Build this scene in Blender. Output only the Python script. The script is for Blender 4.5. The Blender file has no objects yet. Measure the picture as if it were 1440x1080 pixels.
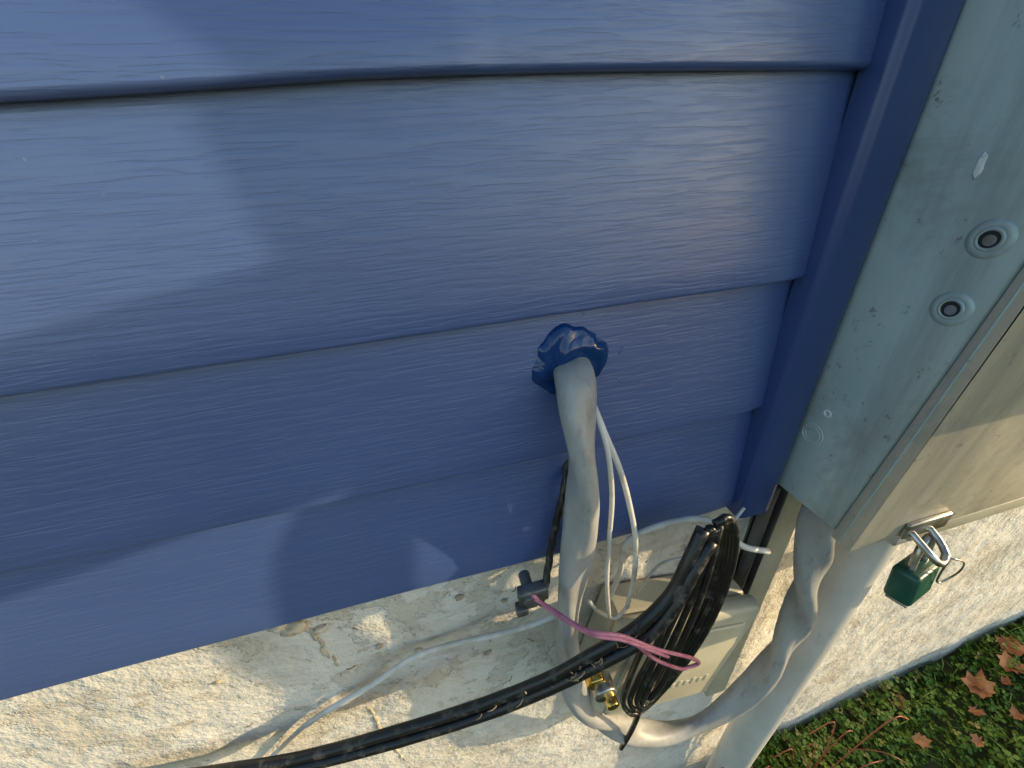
import bpy, bmesh, math, random
from mathutils import Vector, Matrix, noise
random.seed(7)
S=bpy.context.scene
WY=0.25           # wall reference plane (siding butt edges)
CZ=1.35
SUNV=Vector((-3.0,1.0,-0.5))

def P(x,h,z): return Vector((x,WY-h,z))
def link(o,parent=None):
    S.collection.objects.link(o)
    if parent: o.parent=parent
    return o
def mesh_obj(name,verts,faces,mat=None,parent=None,smooth=False):
    me=bpy.data.meshes.new(name); me.from_pydata([tuple(v) for v in verts],[],faces); me.update()
    if smooth:
        for p in me.polygons: p.use_smooth=True
    o=bpy.data.objects.new(name,me)
    if mat: me.materials.append(mat)
    return link(o,parent)
def empty(name):
    o=bpy.data.objects.new(name,None); o.empty_display_size=.05
    return link(o)
def bevel(o,w,seg=2):
    m=o.modifiers.new('b','BEVEL'); m.width=w; m.segments=seg; m.limit_method='ANGLE'; m.angle_limit=math.radians(30)
    for p in o.data.polygons: p.use_smooth=True
    return o

# ---------------- materials
class M:
    def __init__(s,name,col,rough=.5,metal=0,spec=.5):
        s.m=bpy.data.materials.new(name); s.m.use_nodes=True
        s.nt=s.m.node_tree; s.b=s.nt.nodes['Principled BSDF']
        s.b.inputs['Base Color'].default_value=(*col,1); s.b.inputs['Roughness'].default_value=rough
        s.b.inputs['Metallic'].default_value=metal; s.b.inputs['Specular IOR Level'].default_value=spec
        s.tc=s.n('ShaderNodeTexCoord')
    def n(s,t,**k):
        x=s.nt.nodes.new(t)
        for a,b in k.items(): setattr(x,a,b)
        return x
    def l(s,a,b): s.nt.links.new(a,b)
    def noise(s,scale,vec=(1,1,1),detail=4,rough=.5,dist=0,loc=(0,0,0)):
        mp=s.n('ShaderNodeMapping'); mp.inputs['Scale'].default_value=vec; mp.inputs['Location'].default_value=loc
        s.l(s.tc.outputs['Object'],mp.inputs[0])
        t=s.n('ShaderNodeTexNoise'); t.inputs['Scale'].default_value=scale; t.inputs['Detail'].default_value=detail
        t.inputs['Roughness'].default_value=rough; t.inputs['Distortion'].default_value=dist
        s.l(mp.outputs[0],t.inputs['Vector']); return t.outputs['Fac']
    def ramp(s,fac,stops):
        r=s.n('ShaderNodeValToRGB'); e=r.color_ramp.elements
        while len(e)<len(stops): e.new(.5)
        for i,(p,c) in enumerate(stops):
            e[i].position=p; e[i].color=(*c,1) if len(c)==3 else c
        s.l(fac,r.inputs[0]); return r.outputs['Color']
    def mix(s,f,a,b,mode='MIX'):
        x=s.n('ShaderNodeMixRGB',blend_type=mode)
        for i,v in enumerate((f,a,b)):
            if isinstance(v,(int,float)): x.inputs[i].default_value=v
            elif isinstance(v,tuple): x.inputs[i].default_value=(*v,1)
            else: s.l(v,x.inputs[i])
        return x.outputs[0]
    def bump(s,h,strength,dist,prev=None):
        b=s.n('ShaderNodeBump'); b.inputs['Strength'].default_value=strength; b.inputs['Distance'].default_value=dist
        s.l(h,b.inputs['Height'])
        if prev: s.l(prev,b.inputs['Normal'])
        s.l(b.outputs[0],s.b.inputs['Normal']); return b.outputs[0]
    def col(s,c): s.l(c,s.b.inputs['Base Color'])
    def rough(s,c): s.l(c,s.b.inputs['Roughness'])
W=(1,1,1); K=(0,0,0)

sid=M('vinyl_siding_blue',(.06,.11,.31),.36,0,.9)
g1=sid.noise(1,(24,60,360),4,.5,.7)
g2=sid.noise(1,(50,60,1000),2,.5,.4,(3,1,2))
big=sid.noise(7,(1,1,1.5),2,.5)
gr=sid.ramp(g1,[(.36,K),(.50,(.8,.8,.8)),(.62,W)])
hsum=sid.mix(.25,gr,g2)
b1=sid.bump(hsum,.42,.0008)
b1=sid.bump(big,.22,.012,b1)
sc=sid.mix(sid.ramp(big,[(.35,K),(.7,W)]),(.058,.106,.305),(.068,.120,.33))
speck=sid.ramp(sid.noise(160,(1,1,1),3,.7),[(.72,K),(.76,W)])
sc=sid.mix(sid.mix(.35,K,speck),sc,(.35,.4,.5))
sid.col(sc)
sid.rough(sid.ramp(g1,[(.3,(.42,)*3),(.7,(.30,)*3)]))
sid.b.inputs['Coat Weight'].default_value=.8; sid.b.inputs['Coat IOR'].default_value=1.75; sid.b.inputs['Coat Roughness'].default_value=.36

jm=M('trim_blue_smooth',(.036,.068,.21),.3)
jm.bump(jm.noise(60,(1,1,.3),2),.08,.002)

fnd=M('painted_concrete',(.6,.55,.45),.85,spec=.25)
a=fnd.noise(9,(1,1,1),6,.65); c=fnd.noise(45,(1,1,1),5,.7,0,(2,0,1))
f=fnd.ramp(a,[(.30,(.54,.50,.42)),(.44,(.72,.68,.60)),(.56,(.78,.75,.68)),(.72,(.67,.65,.61))])
spots=fnd.ramp(c,[(.60,K),(.66,W)])
f=fnd.mix(fnd.mix(.6,K,spots),f,(.40,.32,.21))
peel=fnd.ramp(fnd.noise(16,(1,1,1),6,.7,.3,(0,0,9)),[(.560,K),(.575,W)])
f=fnd.mix(fnd.mix(.45,K,peel),f,(.54,.47,.36))
scuff=fnd.ramp(fnd.noise(5,(1,1,5),7,.75,.3,(4,0,9)),[(.57,K),(.68,W)])
f=fnd.mix(fnd.mix(.55,K,scuff),f,(.38,.34,.28))
grime=fnd.ramp(fnd.noise(4,(1,1,1),5,.6,.4,(1,0,5)),[(.50,K),(.66,W)])
f=fnd.mix(fnd.mix(.4,K,grime),f,(.42,.38,.32))
fnd.col(f)
bb=fnd.bump(peel,.7,.0022)
bb=fnd.bump(c,.28,.003,bb); bb=fnd.bump(a,.55,.03,bb)

def mk_box(name,c1,c2,c3,metal,rough0,rough1):
    box=M(name,c2,.36,metal)
    sm=box.noise(5,(1,1,1),5,.6); s2=box.noise(22,(1,1,.28),6,.72)
    bc=box.ramp(sm,[(.3,c1),(.52,c2),(.72,c3)])
    scr=box.ramp(s2,[(.56,K),(.74,W)])
    bc=box.mix(box.mix(.6,K,scr),bc,(.74,.70,.62))
    st=box.ramp(box.noise(14,(1,1,.10),6,.7,0,(1,3,0)),[(.50,K),(.68,W)])
    bc=box.mix(box.mix(.6,K,st),bc,(.28,.30,.29))
    sm2=box.ramp(box.noise(11,(1,1,1),7,.75,.5,(1,3,6)),[(.50,K),(.64,W)])
    bc=box.mix(box.mix(.5,K,sm2),bc,(.35,.35,.32))
    dk=box.ramp(box.noise(70,(1,1,.8),5,.75,0,(7,0,0)),[(.62,K),(.68,W)])
    bc=box.mix(box.mix(.7,K,dk),bc,(.18,.17,.15)); box.col(bc)
    box.rough(box.ramp(s2,[(.3,(rough0,)*3),(.7,(rough1,)*3)]))
    b0=box.bump(sm,.25,.01); box.bump(s2,.10,.002,b0)
    return box
box=mk_box('galvanized_painted_steel',(.44,.57,.57),(.56,.68,.67),(.70,.77,.74),.25,.34,.55)
cov=mk_box('galvanized_steel_sunlit_tone',(.60,.55,.45),(.70,.64,.52),(.78,.72,.60),.45,.38,.52)  # warm sunlight on the cover is put into its base colour

se=M('grey_cable_jacket',(.46,.46,.44),.45)
q=se.noise(14,(1,1,.4),6,.65); sp=se.ramp(se.noise(90,(1,1,.35),5,.75),[(.54,K),(.66,W)])
sc_=se.ramp(q,[(.3,(.28,.28,.27)),(.5,(.38,.375,.36)),(.75,(.47,.46,.44))])
se.col(se.mix(se.mix(.5,K,sp),sc_,(.20,.19,.17)))
se.bump(q,.15,.003)

blk=M('black_cable_rubber',(.012,.012,.013),.38)
dd=blk.ramp(blk.noise(60,(1,1,1),5,.7),[(.53,K),(.68,W)])
blk.col(blk.mix(blk.mix(.5,K,dd),(.014,.014,.015),(.22,.19,.15)))
blk.rough(blk.mix(dd,(.33,)*3,(.8,)*3)); blk.bump(blk.noise(120,(1,1,1),3),.2,.001)
whw=M('white_wire',(.66,.64,.58),.45); whw.col(whw.ramp(whw.noise(40,(1,1,1),4),[(.35,(.55,.51,.44)),(.55,(.74,.71,.65))]))
pink=M('pink_wire',(.55,.17,.27),.45); pink.col(pink.ramp(pink.noise(60),[(.4,(.46,.13,.21)),(.6,(.64,.24,.32))]))
caulk=M('blue_caulk',(.005,.040,.16),.09); caulk.bump(caulk.noise(34,(1,1,1),3,.45,1.5),.5,.005)
beige=M('beige_plastic',(.50,.46,.34),.45); beige.col(beige.ramp(beige.noise(12,(1,1,1),6,.65),[(.3,(.42,.38,.27)),(.6,(.56,.52,.39))])); beige.bump(beige.noise(200),.1,.001)
pvc=M('white_pvc',(.62,.62,.58),.45)
pc=pvc.ramp(pvc.noise(10,(1,1,.4),6,.65),[(.3,(.48,.47,.44)),(.6,(.64,.63,.60))])
pd=pvc.ramp(pvc.noise(40,(1,1,.3),6,.75,0,(3,0,0)),[(.56,K),(.68,W)])
pvc.col(pvc.mix(pvc.mix(.5,K,pd),pc,(.34,.31,.27)))
steel=M('steel',(.45,.44,.42),.3,.9); steel.col(steel.ramp(steel.noise(60),[(.35,(.30,.27,.23)),(.6,(.62,.6,.57))]))
dsteel=M('dark_weathered_metal',(.10,.10,.10),.5,.6); dsteel.col(dsteel.ramp(dsteel.noise(30,(1,1,.3),5),[(.35,(.06,.06,.06)),(.6,(.2,.2,.19))]))
brass=M('brass',(.75,.48,.12),.22,1.0); brass.bump(brass.noise(200),.2,.001)
green=M('green_lock_enamel',(.012,.09,.06),.3); green.col(green.ramp(green.noise(50),[(.4,(.012,.075,.05)),(.65,(.02,.115,.08))]))
dark=M('dark_hole',(.02,.02,.02),.7)
white=M('white_paint_spot',(.8,.8,.78),.4)
orange=M('orange_dead_leaf',(.55,.16,.04),.6); orange.col(orange.ramp(orange.noise(30),[(.4,(.36,.11,.03)),(.6,(.65,.27,.09))]))
redst=M('red_weed_stem',(.34,.10,.05),.5)
straw=M('dry_straw',(.36,.27,.15),.8); straw.col(straw.ramp(straw.noise(30),[(.4,(.22,.15,.08)),(.6,(.45,.35,.2))]))

# ---------------- helpers: tubes
def sample(pts,step):
    pts=[Vector(p) for p in pts]
    pts=[pts[0]*2-pts[1]]+pts+[pts[-1]*2-pts[-2]]
    out=[]
    for i in range(1,len(pts)-2):
        p0,p1,p2,p3=pts[i-1:i+3]
        n=max(2,int((p2-p1).length/step))
        for k in range(n):
            t=k/n
            out.append(.5*((2*p1)+(p2-p0)*t+(2*p0-5*p1+4*p2-p3)*t*t+(3*p1-p0-3*p2+p3)*t**3))
    out.append(pts[-2]); return out
def tube(name,pts,r,mat,parent=None,sides=12,step=.006,lobes=0,amp=0,twist=0,cap=True,jit=0,world=False,r1=None,flat=None):
    c=sample([p if world else P(*p) for p in pts],step)
    n=len(c); V=[];F=[]
    t=(c[1]-c[0]).normalized(); u=t.orthogonal().normalized(); s=0
    for i in range(n):
        t=(c[min(i+1,n-1)]-c[max(i-1,0)]).normalized()
        u=(u-t*u.dot(t)).normalized(); v=t.cross(u)
        if i: s+=(c[i]-c[i-1]).length
        rb=r if r1 is None else r+(r1-r)*min(1,i/(n*.5))
        for k in range(sides):
            th=2*math.pi*k/sides
            if flat:
                ph=th+twist*s+.5*math.sin(s*11)
                ca,sa=abs(math.cos(ph)),abs(math.sin(ph))
                rr=rb/((ca/flat[0])**2.8+(sa/flat[1])**2.8)**(1/2.8)
            else:
                rr=rb*(1+amp*math.cos(lobes*(th)+twist*s)) if lobes else rb
            if jit: rr*=1+jit*noise.noise(c[i]*40+Vector((k*.3,0,0)))
            V.append(c[i]+(u*math.cos(th)+v*math.sin(th))*rr)
    for i in range(n-1):
        for k in range(sides):
            a=i*sides+k;b=i*sides+(k+1)%sides
            F.append((a,b,b+sides,a+sides))
    if cap: F.append(tuple(range(sides-1,-1,-1))); F.append(tuple((n-1)*sides+k for k in range(sides)))
    o=mesh_obj(name,V,F,mat,parent,True); return o
def boxo(name,x0,x1,h0,h1,z0,z1,mat,parent=None,bw=.002,seg=2):
    V=[P(x,h,z) for x in (x0,x1) for h in (h0,h1) for z in (z0,z1)]
    F=[(0,1,3,2),(4,6,7,5),(0,4,5,1),(2,3,7,6),(0,2,6,4),(1,5,7,3)]
    o=mesh_obj(name,V,F,mat,parent)
    bm=bmesh.new(); bm.from_mesh(o.data); bmesh.ops.recalc_face_normals(bm,faces=bm.faces); bm.to_mesh(o.data); bm.free()
    if bw: bevel(o,bw,seg)
    return o
def extr(name,prof,a,b,axis,mat,parent,n=1,fn=None,cap=False):
    V=[];F=[];m=len(prof)
    for i in range(n+1):
        t=a+(b-a)*i/n
        for (u,h) in prof:
            if axis=='X':
                dz,dh=fn(t,u) if fn else (0,0)
                V.append(P(t,h+dh,u+dz))
            else: V.append(P(u+.016*(t-1.0),h,t))
    for i in range(n):
        for k in range(m-1):
            q=i*m+k; F.append((q,q+1,q+1+m,q+m))
    return mesh_obj(name,V,F,mat,parent,True)

# ---------------- siding wall
wall=empty('vinyl_siding_wall')
lines=[.994,1.127,1.255,1.392]
while lines[-1]<2.6: lines.append(lines[-1]+.134)
def course(i,zb,zt,x0,x1,nm):
    hb=0.0; ht=-.0105; H=zt-zb
    pr=[]
    for k in range(0,9):
        t=k/8; pr.append((zt+.006-(H+.006-.0035)*t, ht+(hb-ht)*t))
    for k in range(1,6):
        an=math.pi/2*k/5
        pr.append((zb+.0035-.0035*math.sin(an), hb-.0035+.0035*math.cos(an)))
    pr.append((zb+.0002,-.016))
    def fn(x,u):
        wob=.0006*math.sin(x*9+i*2.1)+.0004*math.sin(x*23+i)
        if .265<x<.4: wob-=.0045*((x-.265)/.045)**2
        dz=0
        if i==3:
            tb=max(0,1-(u-zb)/.03)
            dz=tb*(.003*math.exp(-((x-.08)/.16)**2)-.004*max(0,-(x+.02))/.2*1 if x>-.4 else -.006*tb)
        return dz, wob*1.2+(.0025*max(0,1-(u-zb)/.05) if i==3 and x<0.05 else 0)
    return extr(nm,pr,x0,x1,'X',sid.m,wall,190 if x1-x0>1.8 else 20,fn)
for i in range(len(lines)-1):
    course(i,lines[i],lines[i+1],-1.6,.315,'siding_course_%d'%(i+1))
    course(i,lines[i],lines[i+1],.86,2.6,'siding_course_right_%d'%(i+1))
boxo('sheathing',-1.6,2.6,-.06,-.018,1.0,2.6,beige.m,wall,0)
pr=[(.3035,-.012),(.3035,.004),(.3045,.0075),(.307,.0095),(.311,.0105),(.338,.0105),(.343,.0095),(.346,.006),(.347,.002),(.347,-.018)]
extr('corner_trim',pr,.985,2.6,'Z',jm.m,wall)
mesh_obj('trim_end',[P(u,h,.9855) for u,h in pr],[tuple(range(len(pr)))],jm.m,wall)

# ---------------- foundation
def found():
    V=[];F=[];nx=260;nz=90
    x0,x1,z0,z1=-1.6,2.6,-.35,1.02
    for j in range(nz+1):
        for i in range(nx+1):
            x=x0+(x1-x0)*i/nx; z=z0+(z1-z0)*j/nz
            v=Vector((x*7,0,z*7)); d=.004*noise.noise(v)+.002*noise.noise(v*4)
            V.append(P(x,-.026+d,z))
    for j in range(nz):
        for i in range(nx):
            q=j*(nx+1)+i; F.append((q,q+1,q+nx+2,q+nx+1))
    return mesh_obj('concrete_foundation_wall',V,F,fnd.m,None,True)
fo=found()
crumb=M('tan_mortar',(.5,.42,.3),.95); crumb.col(crumb.ramp(crumb.noise(80,(1,1,1),5),[(.35,(.42,.33,.22)),(.6,(.62,.55,.42))])); crumb.bump(crumb.noise(150),.6,.003)
def lump(name,x,h,z,r,mat,parent=None,sx=1,sz=1,seed=0,n=3):
    bm=bmesh.new(); bmesh.ops.create_icosphere(bm,subdivisions=n,radius=1)
    for v in bm.verts:
        d=1+.45*noise.noise(v.co*1.6+Vector((seed,0,0)))+.2*noise.noise(v.co*4+Vector((0,seed,0)))
        v.co=Vector((v.co.x*r*sx*d,v.co.y*r*.7*d,v.co.z*r*sz*d))+P(x,h,z)
    me=bpy.data.meshes.new(name); bm.to_mesh(me); bm.free(); me.materials.append(mat)
    for p in me.polygons: p.use_smooth=True
    return link(bpy.data.objects.new(name,me),parent)
joint=empty('mortar_joint')
zz=.965; xx=-.178
k=0
while zz>.45:
    lump('mortar_%d'%k,xx+random.uniform(-.003,.003),-.0275,zz,random.uniform(.002,.0045),crumb.m,joint,.8,2.6,k,2)
    zz-=random.uniform(.005,.016); xx+=.0007; k+=1
for (x,z,r) in [(-.188,.955,.010),(-.20,.962,.006),(-.165,.94,.005),(-.02,.93,.004),(.03,.90,.003),(-.08,.85,.004),(.34,.86,.005),(.28,.9,.004),(-.28,.9,.003),(-.12,.88,.003),(.0,.80,.004)]:
    lump('mortar_%d'%k,x,-.024,z,r,crumb.m,joint,1.3,.8,k,3); k+=1

# ---------------- meter box
mb=empty('electric_meter_box')
X0,X1=.352,.86; zb=1.018; zt=1.75
def hz(z,a,b): return a+(b-a)*(z-1.02)/.26
def prism(name,x0,x1,h0f,h1f,z0,z1,mat,bw):
    V=[];
    for x in (x0,x1):
        for z in (z0,z1):
            V.append(P(x,h0f(z),z)); V.append(P(x,h1f(z),z))
    F=[(0,1,3,2),(4,6,7,5),(0,2,6,4),(1,5,7,3),(0,4,5,1),(2,3,7,6)]
    o=mesh_obj(name,V,F,mat,mb)
    bm=bmesh.new(); bm.from_mesh(o.data); bmesh.ops.recalc_face_normals(bm,faces=bm.faces); bm.to_mesh(o.data); bm.free()
    bevel(o,bw,3); return o
prism('body',X0,X1,lambda z:-.012,lambda z:hz(z,.070,.094),zb,zt,box.m,.0025)
prism('cover',X0-.002,X1+.002,lambda z:hz(z,.0715,.0955),lambda z:hz(z,.090,.107),1.012,zt+.004,cov.m,.004)
prism('cover_seam',X0-.0032,X0-.0005,lambda z:hz(z,.0790,.1000),lambda z:hz(z,.0803,.1013),1.012,zt,box.m,.0004)
def ringX(name,h,z,R,r,mat,x=X0,sc=1):
    bm=bmesh.new()
    n=32;m=8
    vs=[[bm.verts.new((x+r*.7*math.sin(2*math.pi*j/m), WY-h+(R+r*math.cos(2*math.pi*j/m))*math.cos(2*math.pi*i/n), z+(R+r*math.cos(2*math.pi*j/m))*math.sin(2*math.pi*i/n))) for j in range(m)] for i in range(n)]
    for i in range(n):
        for j in range(m):
            bm.faces.new((vs[i][j],vs[(i+1)%n][j],vs[(i+1)%n][(j+1)%m],vs[i][(j+1)%m]))
    me=bpy.data.meshes.new(name); bm.to_mesh(me); bm.free(); me.materials.append(mat)
    for p in me.polygons: p.use_smooth=True
    return link(bpy.data.objects.new(name,me),mb)
def discX(name,h,z,R,mat,x):
    V=[Vector((x,WY-h+R*math.cos(2*math.pi*i/28),z+R*math.sin(2*math.pi*i/28))) for i in range(28)]
    return mesh_obj(name,V,[tuple(range(28))],mat,mb)
for i,(h,z) in enumerate([(.080,1.292),(.0785,1.246)]):
    ringX('bolt_rim_%d'%i,h-.006,z,.0064,.0014,box.m,X0-.0002)
    ringX('bolt_dish_%d'%i,h-.006,z,.0088,.0048,box.m,X0+.0024)
    discX('bolt_hole_%d'%i,h-.006,z,.0058,dark.m,X0-.0008)
    discX('bolt_core_%d'%i,h-.0055,z-.0005,.0034,steel.m,X0-.0012)
ringX('knockout',.018,1.100,.0105,.0007,box.m,X0); ringX('knockout_b',.018,1.100,.0075,.0005,box.m,X0)
ringX('knockout_c',.024,1.128,.003,.001,white.m,X0)
o=lump('paint_drip',0,WY,0,.0033,white.m,mb,.15,2.0,3); o.location=P(X0-.0003,.052,1.333)
def hs_(z): return .224 if z<1.50 else .224+(z-1.50)*.22
prism('shadow_blocker_box',.60,.95,lambda z:.112,hs_,1.215,1.50,box.m,.004)  # unseen block added off frame, depth set to shape the wall shadow
prism('shadow_blocker_top',.60,.95,lambda z:.112,hs_,1.5005,1.9,box.m,.004)  # unseen upper block, added and slanted to bend the shadow edge
def cylY(name,x,h0,h1,z,R,mat,parent,n=48,R2=None):
    R2=R2 or R
    V=[P(x+R*math.cos(2*math.pi*i/n),h0,z+R*math.sin(2*math.pi*i/n)) for i in range(n)]
    V+=[P(x+R2*math.cos(2*math.pi*i/n),h1,z+R2*math.sin(2*math.pi*i/n)) for i in range(n)]
    F=[(i,(i+1)%n,n+(i+1)%n,n+i) for i in range(n)]+[tuple(range(n-1,-1,-1)),tuple(range(n,2*n))]
    return bevel(mesh_obj(name,V,F,mat,parent),min(.004,R*.15),2)
cylY('shadow_blocker_ring',.78,.222,.25,1.369,.092,steel.m,mb)  # unseen ring, added as part of the round shadow blocker
cylY('shadow_blocker_cylinder',.78,.245,.41,1.369,.085,beige.m,mb,48,.085)  # unseen cylinder, added and lengthened to shade a band of siding
tube('shadow_blocker_tube',[(.60,.20,1.26),(.600,.225,1.20),(.602,.238,1.13),(.605,.243,1.08),(.614,.240,1.02),(.66,.235,.95),(.76,.20,.90),(.92,.10,.86),(1.10,-.03,.84)],.021,pvc.m,mb,20)  # unseen bent tube, added to cast the rounded shadow low on the siding
boxo('bottom_rail',.445,X1,.055,.085,.984,1.002,beige.m,mb,.002)
boxo('bottom_slot',.45,X1-.01,.050,.081,1.0015,1.016,dark.m,mb,0)
boxo('rail_lip',.445,X1,.045,.077,.967,.9855,pvc.m,mb,.002)
hs=[(.415,.090,1.022),(.415,.104,1.016),(.418,.116,1.008),(.426,.118,1.002),(.436,.114,1.006),(.439,.102,1.014),(.439,.090,1.020)]
tube('hasp',hs,.0032,steel.m,mb)
boxo('hasp_plate',.405,.46,.0905,.095,1.014,1.034,steel.m,mb,.002)

# ---------------- padlock
pl=empty('green_padlock')
bd=boxo('body',-.0245,.0245,-.011,.011,-.0185,.0185,green.m,pl,.0045,3)
bd.data.transform(Matrix.Translation((0,-WY,0)))
sh=tube('shackle',[(-.014,0,.012),(-.014,0,.035),(-.011,0,.046),(0,0,.052),(.011,0,.046),(.014,0,.035),(.014,0,.012)],.0032,steel.m,pl,world=False)
sh.data.transform(Matrix.Translation((0,-WY,0)))
bp=boxo('base_plate',-.0215,.0215,-.0085,.0085,-.0212,-.018,steel.m,pl,.001); bp.data.transform(Matrix.Translation((0,-WY,0)))
pl.location=P(.432,.106,.960); pl.rotation_euler=(math.radians(-8),math.radians(8),math.radians(12))
tube('wire_seal',[(.437,.118,1.005),(.456,.12,.995),(.468,.118,.972),(.462,.115,.955),(.449,.116,.962),(.440,.117,.985),(.437,.118,1.005)],.0009,steel.m,mb,8)

# ---------------- conduit, channel strips
tube('pvc_conduit',[(.490,.030,1.016),(.490,.028,.6),(.482,.026,.2),(.474,.026,-.3)],.031,pvc.m,sides=32,step=.05)
ch=empty('metal_ground_channel')
boxo('web',.367,.383,-.026,-.018,.66,1.0,dsteel.m,ch,.001)
boxo('flange_a',.367,.3695,-.022,-.003,.66,1.0,dsteel.m,ch,.0006)
boxo('flange_b',.3815,.384,-.022,-.003,.66,1.0,dsteel.m,ch,.0006)
boxo('beige_strip',.388,.430,-.026,-.008,.45,1.0,beige.m,None,.003)  # beige plastic strip beside the metal channel

# ---------------- grey service cable
def path(s):
    out=[]
    for t in s.split():
        a=t.split(','); out.append((int(a[0])/1000,int(a[1])/1000,int(a[2])/1000))
    return out
tube('grey_service_cable',[(.106,-.03,1.204),(.104,-.008,1.208)]+path('100,12,1205 98,22,1188 99,29,1160 101,30,1118 101,27,1060 98,24,994 94,22,922 93,24,849 97,30,776 122,36,698 180,41,612 250,46,560 318,50,560 368,52,612 394,54,700 398,54,806 384,50,920 372,45,985 368,42,1040'),
     .0126,se.m,sides=48,step=.003,flat=(1.20,.76),twist=16,jit=.04,r1=.0148)

def caulkf():
    V=[];F=[];n=72;m=24;cx,cz=.102,1.205
    for j in range(m+1):
        t=j/m
        for i in range(n):
            th=2*math.pi*i/n
            R=.034*(1+.16*noise.noise(Vector((math.cos(th)*1.3,math.sin(th)*1.3,2)))+.09*noise.noise(Vector((math.cos(th)*4,math.sin(th)*4,1))))
            rr=.009+(R-.009)*t
            x=cx+rr*math.cos(th)*.98; z=cz+rr*math.sin(th)*1.10
            pr=.0085*max(0,1-t**3)**.6*(.8 if math.sin(th)<0 else 1)*(.8+.2*math.sin(th))
            fold=.0020*noise.noise(Vector((x*55,z*55,0)))+.0013*math.sin(th*3+t*8)
            h=-.0085+pr+(fold*(1-t**3) if t<1 else 0)
            V.append(P(x,h,z))
    for j in range(m):
        for i in range(n):
            a=j*n+i;b=j*n+(i+1)%n
            F.append((a,b,b+n,a+n))
    return mesh_obj('blue_caulk_seal',V,F,caulk.m,None,True)
cs=caulkf()
smear=M('dried_caulk_smear',(.12,.22,.50),.3)
for i in range(18):
    a=random.uniform(0,6.28); R=random.uniform(.036,.052); L_=random.uniform(.002,.008)
    x=.102+R*math.cos(a); z=1.205+R*math.sin(a); b=a+random.uniform(-1.2,1.2)
    hh=-.0105*((z-1.127)/.128)+.0003
    tube('smear_%d'%i,[(x,hh,z),(x+L_*.5*math.cos(b),hh+.0002,z+L_*.5*math.sin(b)+.0004),(x+L_*math.cos(b),hh,z+L_*math.sin(b))],.00035,smear.m,cs,6,.001)

# ---------------- white wires
ww=empty('white_telephone_wires')
tube('wire_1',[(.108,-.005,1.205)]+path('114,10,1187 115,27,1173 120,34,1147 126,35,1099 130,30,1037 132,30,970 139,30,905'),.0023,whw.m,ww,8)
tube('wire_2',[(.108,-.005,1.205)]+path('113,12,1188 118,30,1165 131,35,1129 144,35,1084 155,35,1033 163,30,969 160,30,915'),.0026,whw.m,ww,8)
tube('wire_3',path('150,5,890 163,4,939 162,10,995 185,20,1024 225,30,1034 243,40,1028 270,50,1001 307,50,979'),.0032,whw.m,ww,10)
tube('wire_4',path('-420,-18,600 -283,-18,726 -220,-18,781 -143,-15,823 -85,-10,865 -35,-10,868 15,0,880 64,8,895 115,5,905'),.0034,whw.m,ww,10)
tube('wire_5',path('160,30,915 150,25,890 130,20,905 118,20,930'),.0022,whw.m,ww,8)
tube('wire_6',path('185,10,900 205,15,950 240,20,960 275,20,985 300,15,1010'),.0018,whw.m,ww,8)

# ---------------- black coax & coil
bc_=empty('black_coax_cable_coil')
base=path('-420,-5,800 -329,2,781 -225,14,776 -114,30,801 -14,45,839 56,60,885 107,70,928 143,74,961 171,72,993 190,66,1027 208,58,1056')
for k,(dx,dh,dz) in enumerate([(0,0,0.003),(.004,.006,-.007)]):
    tube('coax_run_%d'%k,[(a+dx+.002*math.sin(i*1.7+k*2),b+dh,c_+dz+.002*math.cos(i*2.1+k)) for i,(a,b,c_) in enumerate(base)],.0060,blk.m,bc_,12,jit=.05)
nl=5
for k in range(nl):
    t=k/(nl-1); j=lambda s:random.uniform(-s,s)
    dx=(t-.5)*.034; dh=(t-.5)*.010; q_=(t-.5)
    L=[(.216+q_*.010,.060,1.060+j(.004)),(.207+dx*.5,.062+dh,1.025),(.197+dx*.9,.064+dh,.965),(.185+dx,.066+dh+j(.003),.895),(.173+dx+j(.003),.066+dh,.82),
       (.168+dx*.9,.064+dh,.772+q_*.02),(.176+dx*.6,.062,.745+q_*.03),(.190+dx*.3,.060,.742+q_*.035),(.204-dx*.2,.058,.765+q_*.03),(.222-dx*.3,.057-dh,.82),
       (.240-dx*.25+j(.002),.056-dh,.89),(.247-dx*.25,.056-dh,.970),(.240-dx*.2,.056-dh,1.034),(.229-q_*.006,.058,1.062+j(.004)),(.218+q_*.006,.060,1.064)]
    tube('coil_loop_%d'%k,L,.0034,blk.m,bc_,10,step=.004,jit=.03)
tube('coil_tail',path('178,62,760 177,60,700 174,56,640 170,50,580'),.0034,blk.m,bc_,8)

pk=empty('pink_tie_wire')
tube('strand_1',path('52,38,992 64,48,988 88,78,992 118,86,982 155,90,947 198,88,904 222,82,866 212,80,858 198,82,868 162,86,915 140,86,950 124,86,978'),.0019,pink.m,pk,8,step=.003)
tube('strand_2',path('50,36,996 66,50,983 90,80,989 118,88,979 150,92,950 170,90,925'),.0017,pink.m,pk,8,step=.003)

sb=empty('split_bolt_connector')
for nm,(x,h,z),R,l in [('nut',(.050,.032,.985),.009,.012),('bolt',(.050,.020,.985),.006,.03)]:
    o=cylY(nm,x,h-l/2,h+l/2,z,R,dsteel.m,sb,6 if nm=='nut' else 16)
boxo('saddle',.038,.068,.022,.034,.977,.995,dsteel.m,sb,.002)
boxo('saddle_foot',.034,.046,.026,.038,.967,.977,dsteel.m,sb,.002)
tube('black_ground_wire',path('103,-12,1112 96,2,1092 86,9,1059 76,15,1018 66,27,987 60,28,965'),.0036,blk.m,None,14,lobes=3,amp=.12,twist=330,step=.002)

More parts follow.
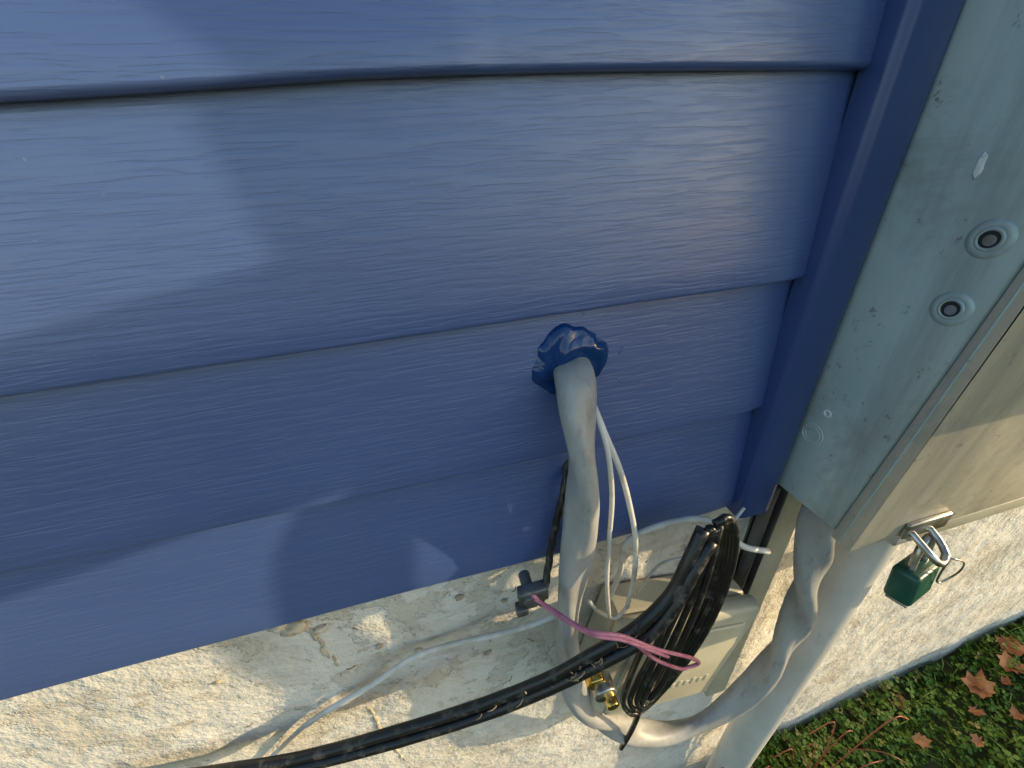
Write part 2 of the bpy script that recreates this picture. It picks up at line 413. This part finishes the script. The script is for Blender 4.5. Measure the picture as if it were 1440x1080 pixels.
cf=empty('brass_cable_fitting')
cylY('nut',.113,.045,.062,.838,.012,brass.m,cf,6)
cylY('collar',.121,.050,.070,.826,.0135,steel.m,cf,24)
cylY('tip',.125,.068,.080,.822,.007,brass.m,cf,20)

# dry plant debris caught on the cables and wall
db=empty('dry_plant_debris')
rr_=random.Random(3)
for i in range(34):
    if i<20:
        k=rr_.randint(3,6); a_=Vector(base[k]); b_=Vector(base[k+1]); c_=a_.lerp(b_,rr_.random())
        x,h,z=c_.x,c_.y+.008,c_.z+rr_.uniform(-.004,.010)
    else:
        x,h,z=rr_.uniform(-.3,.3),-.022,rr_.uniform(.7,.96)
    L_=rr_.uniform(.004,.016); d=Vector((rr_.gauss(0,1),rr_.gauss(0,.25),rr_.gauss(0,1))).normalized()*L_
    tube('bit_%d'%i,[(x,h,z),(x+d.x*.5+.001,h+abs(d.y)*.5+.001,z+d.z*.5),(x+d.x,h+abs(d.y),z+d.z)],rr_.uniform(.0003,.0009),straw.m,db,5,.004)

# ---------------- telephone junction box
tb=empty('telephone_junction_box')
parts=[]
parts.append(boxo('base',-.098,.098,-.026,.015,-.098,.098,beige.m,tb,.005,3))
parts.append(boxo('lid',-.104,.104,.016,.040,-.104,.104,beige.m,tb,.010,4))
parts.append(boxo('lid_panel',-.080,.080,.039,.044,-.080,.080,beige.m,tb,.004,3))
parts.append(boxo('latch',.098,.112,-.005,.03,-.02,.02,beige.m,tb,.003,3))
for p in parts: p.data.transform(Matrix.Translation((0,-WY,0)))
tb.location=P(.232,.002,.762); tb.rotation_euler=(0,math.radians(12),0)
for i in range(6):
    o=boxo('emboss_%d'%i,.010+i*.011,.016+i*.011,.0435,.0447,-.045,-.045+.011+(i%2)*.003,beige.m,tb,.0005); o.data.transform(Matrix.Translation((0,-WY,0)))

# ---------------- ground
def gz(x,y):
    t=max(0,min(1,(x-.2)/1.6)); t2=t
    b=-.17+.36*t2
    fade=max(0,min(1,1-abs(y-.2)/3))
    return b*fade+(-.05)*(1-fade)+.012*noise.noise(Vector((x*6,y*6,0)))*fade
grd=M('lawn_soil',(.06,.09,.02),.95); grd.col(grd.ramp(grd.noise(3,(1,1,1),8,.7),[(.3,(.06,.05,.025)),(.5,(.09,.10,.035)),(.7,(.13,.13,.05))])); grd.bump(grd.noise(40),.7,.02)
V=[];F=[]
def axis(fine0,fine1,n,far):
    a=[-far,-far/3,-far/12,-8,-4]+[fine0+(fine1-fine0)*i/n for i in range(n+1)]+[6,12,far/12,far/3,far]
    return sorted(set(a))
xs=axis(-3,4,90,800); ys=axis(-3.4,.6,60,800)
for y in ys:
    for x in xs: V.append((x,y,gz(x,y)))
nx=len(xs)
for j in range(len(ys)-1):
    for i in range(nx-1):
        q=j*nx+i;F.append((q,q+1,q+nx+1,q+nx))
mesh_obj('ground',V,F,grd.m,None,True)
cl=M('clover_leaves',(.08,.19,.03),.5,spec=.3)
at=cl.n('ShaderNodeAttribute'); at.attribute_name='rnd'
cl.col(cl.ramp(at.outputs['Fac'],[(0,(.035,.08,.012)),(.4,(.13,.24,.03)),(.8,(.32,.40,.06)),(1,(.55,.42,.14))]))
V=[];F=[];A=[]
for i in range(30000):
    x=random.uniform(.35,2.3) if i%6 else random.uniform(-1.2,2.6); y=WY+.02-random.random()**1.1*.8
    if i%6==0: y=random.uniform(-2.2,.26)
    cpt=noise.noise(Vector((x*6,y*6,4)))
    if cpt<-.36: continue
    z=gz(x,y)+random.uniform(.004,.045)*(1+cpt)
    R=random.uniform(.004,.011); base_a=random.uniform(0,6.28)
    tilt=Vector((random.gauss(0,.5)+.5,random.gauss(0,.45)-.15,1)).normalized()
    u=tilt.orthogonal().normalized(); v=tilt.cross(u); cc=Vector((x,y,z)); rn=min(1,max(0,random.gauss(.47,.26)+cpt*.4))
    for l in range(3):
        a=base_a+l*2.094
        d=u*math.cos(a)+v*math.sin(a); e=tilt.cross(d)
        n0=len(V)
        V+= [cc,cc+d*R*.6+e*R*.5+tilt*R*.15,cc+d*R*1.15+e*R*.25,cc+d*R*1.15-e*R*.25,cc+d*R*.6-e*R*.5+tilt*R*.15]
        F.append((n0,n0+1,n0+2,n0+3,n0+4)); A.append(rn)
for i in range(900):
    x=random.uniform(.4,2.2); y=WY+.015-random.random()**1.3*.7
    z=gz(x,y); Hh=random.uniform(.03,.07); a=random.uniform(0,6.28); w_=.0012
    dx,dy=math.cos(a),math.sin(a); ln=random.uniform(.2,1.1)*Hh
    n0=len(V)
    V+=[Vector((x-dy*w_,y+dx*w_,z)),Vector((x+dy*w_,y-dx*w_,z)),Vector((x+dx*ln*.4+dy*w_,y+dy*ln*.4-dx*w_,z+Hh*.7)),Vector((x+dx*ln*.4-dy*w_,y+dy*ln*.4+dx*w_,z+Hh*.7)),Vector((x+dx*ln,y+dy*ln,z+Hh))]
    F.append((n0,n0+1,n0+2,n0+3)); A.append(.8+random.uniform(-.3,.2)); F.append((n0+3,n0+2,n0+4)); A.append(.8)
o=mesh_obj('clover_ground_cover',V,F,cl.m)
attr=o.data.attributes.new('rnd','FLOAT','FACE'); attr.data.foreach_set('value',A)
dl=empty('fallen_leaves')
for i in range(26):
    x,y=(random.uniform(.7,2.0),random.uniform(-.1,.24)) if i>3 else [(1.32,.20),(1.37,.235),(1.22,.19),(1.0,.16)][i]
    R=random.uniform(.018,.032)*(1.3 if i<3 else .7); z=gz(x,y)+.045; a0=random.uniform(0,6.28)
    cv=random.uniform(.2,.6); Vv=[(x,y,z)];m=16
    for k in range(m):
        a=a0+2*math.pi*k/m; r=R*(1 if k%2 else .72)*(1+.35*random.random())*(1+.25*math.cos(a-a0))
        lx=r*math.cos(a); ly=r*math.sin(a)*.75
        Vv.append((x+lx,y+ly,z+cv*abs(ly)+random.uniform(-.003,.008)))
    mesh_obj('leaf_%d'%i,Vv,[(0,1+k,1+(k+1)%m) for k in range(m)],orange.m,dl,True)
rs=empty('dry_weed_stems')
for i in range(16):
    x=random.uniform(.50,.85);y=random.uniform(.15,.22); z=gz(x,y)
    dx,dy=random.uniform(-.12,.12),random.uniform(-.08,.03)
    H=random.uniform(.10,.38)
    tube('stem_%d'%i,[Vector((x,y,z)),Vector((x+dx*.3,y+dy*.3,z+H*.6)),Vector((x+dx*.8,y+dy*.7,z+H)),Vector((x+dx*1.5,y+dy,z+H*.85))],.0012,redst.m,rs,5,.02,world=True)

# ---------------- light
w=bpy.data.worlds.new("World"); S.world=w; w.use_nodes=True
nt=w.node_tree; bg=nt.nodes['Background']; sky=nt.nodes.new('ShaderNodeTexSky'); sky.sky_type='NISHITA'; sky.sun_disc=False
d=-SUNV.normalized()
sky.sun_elevation=math.asin(d.z); sky.sun_rotation=math.atan2(d.x,d.y)
sky.ozone_density=1.5; sky.dust_density=.7
nt.links.new(sky.outputs[0],bg.inputs[0]); bg.inputs[1].default_value=.35
L=bpy.data.lights.new('sun','SUN'); L.energy=5; L.angle=math.radians(.5); L.color=(1,.78,.46)
lo=link(bpy.data.objects.new('sun',L)); lo.rotation_euler=SUNV.to_track_quat('-Z','Y').to_euler(); lo.location=(3,-2,3)

# ---------------- camera
cam=bpy.data.cameras.new('camera'); cam.lens=13.5; cam.sensor_width=36; cam.clip_start=.005; cam.clip_end=3000
co=link(bpy.data.objects.new('camera',cam))
r=Vector((.9683,-.2419,-.0625)); u=Vector((.1715,.4624,.8699)); fw=Vector((.1816,.8530,-.4893))
fw.normalize(); r=(r-fw*r.dot(fw)).normalized(); u=r.cross(fw)
co.matrix_world=Matrix(((r.x,u.x,-fw.x,0),(r.y,u.y,-fw.y,0),(r.z,u.z,-fw.z,CZ),(0,0,0,1)))
S.camera=co
S.view_settings.view_transform='Standard'; S.view_settings.look='None'; S.view_settings.exposure=0
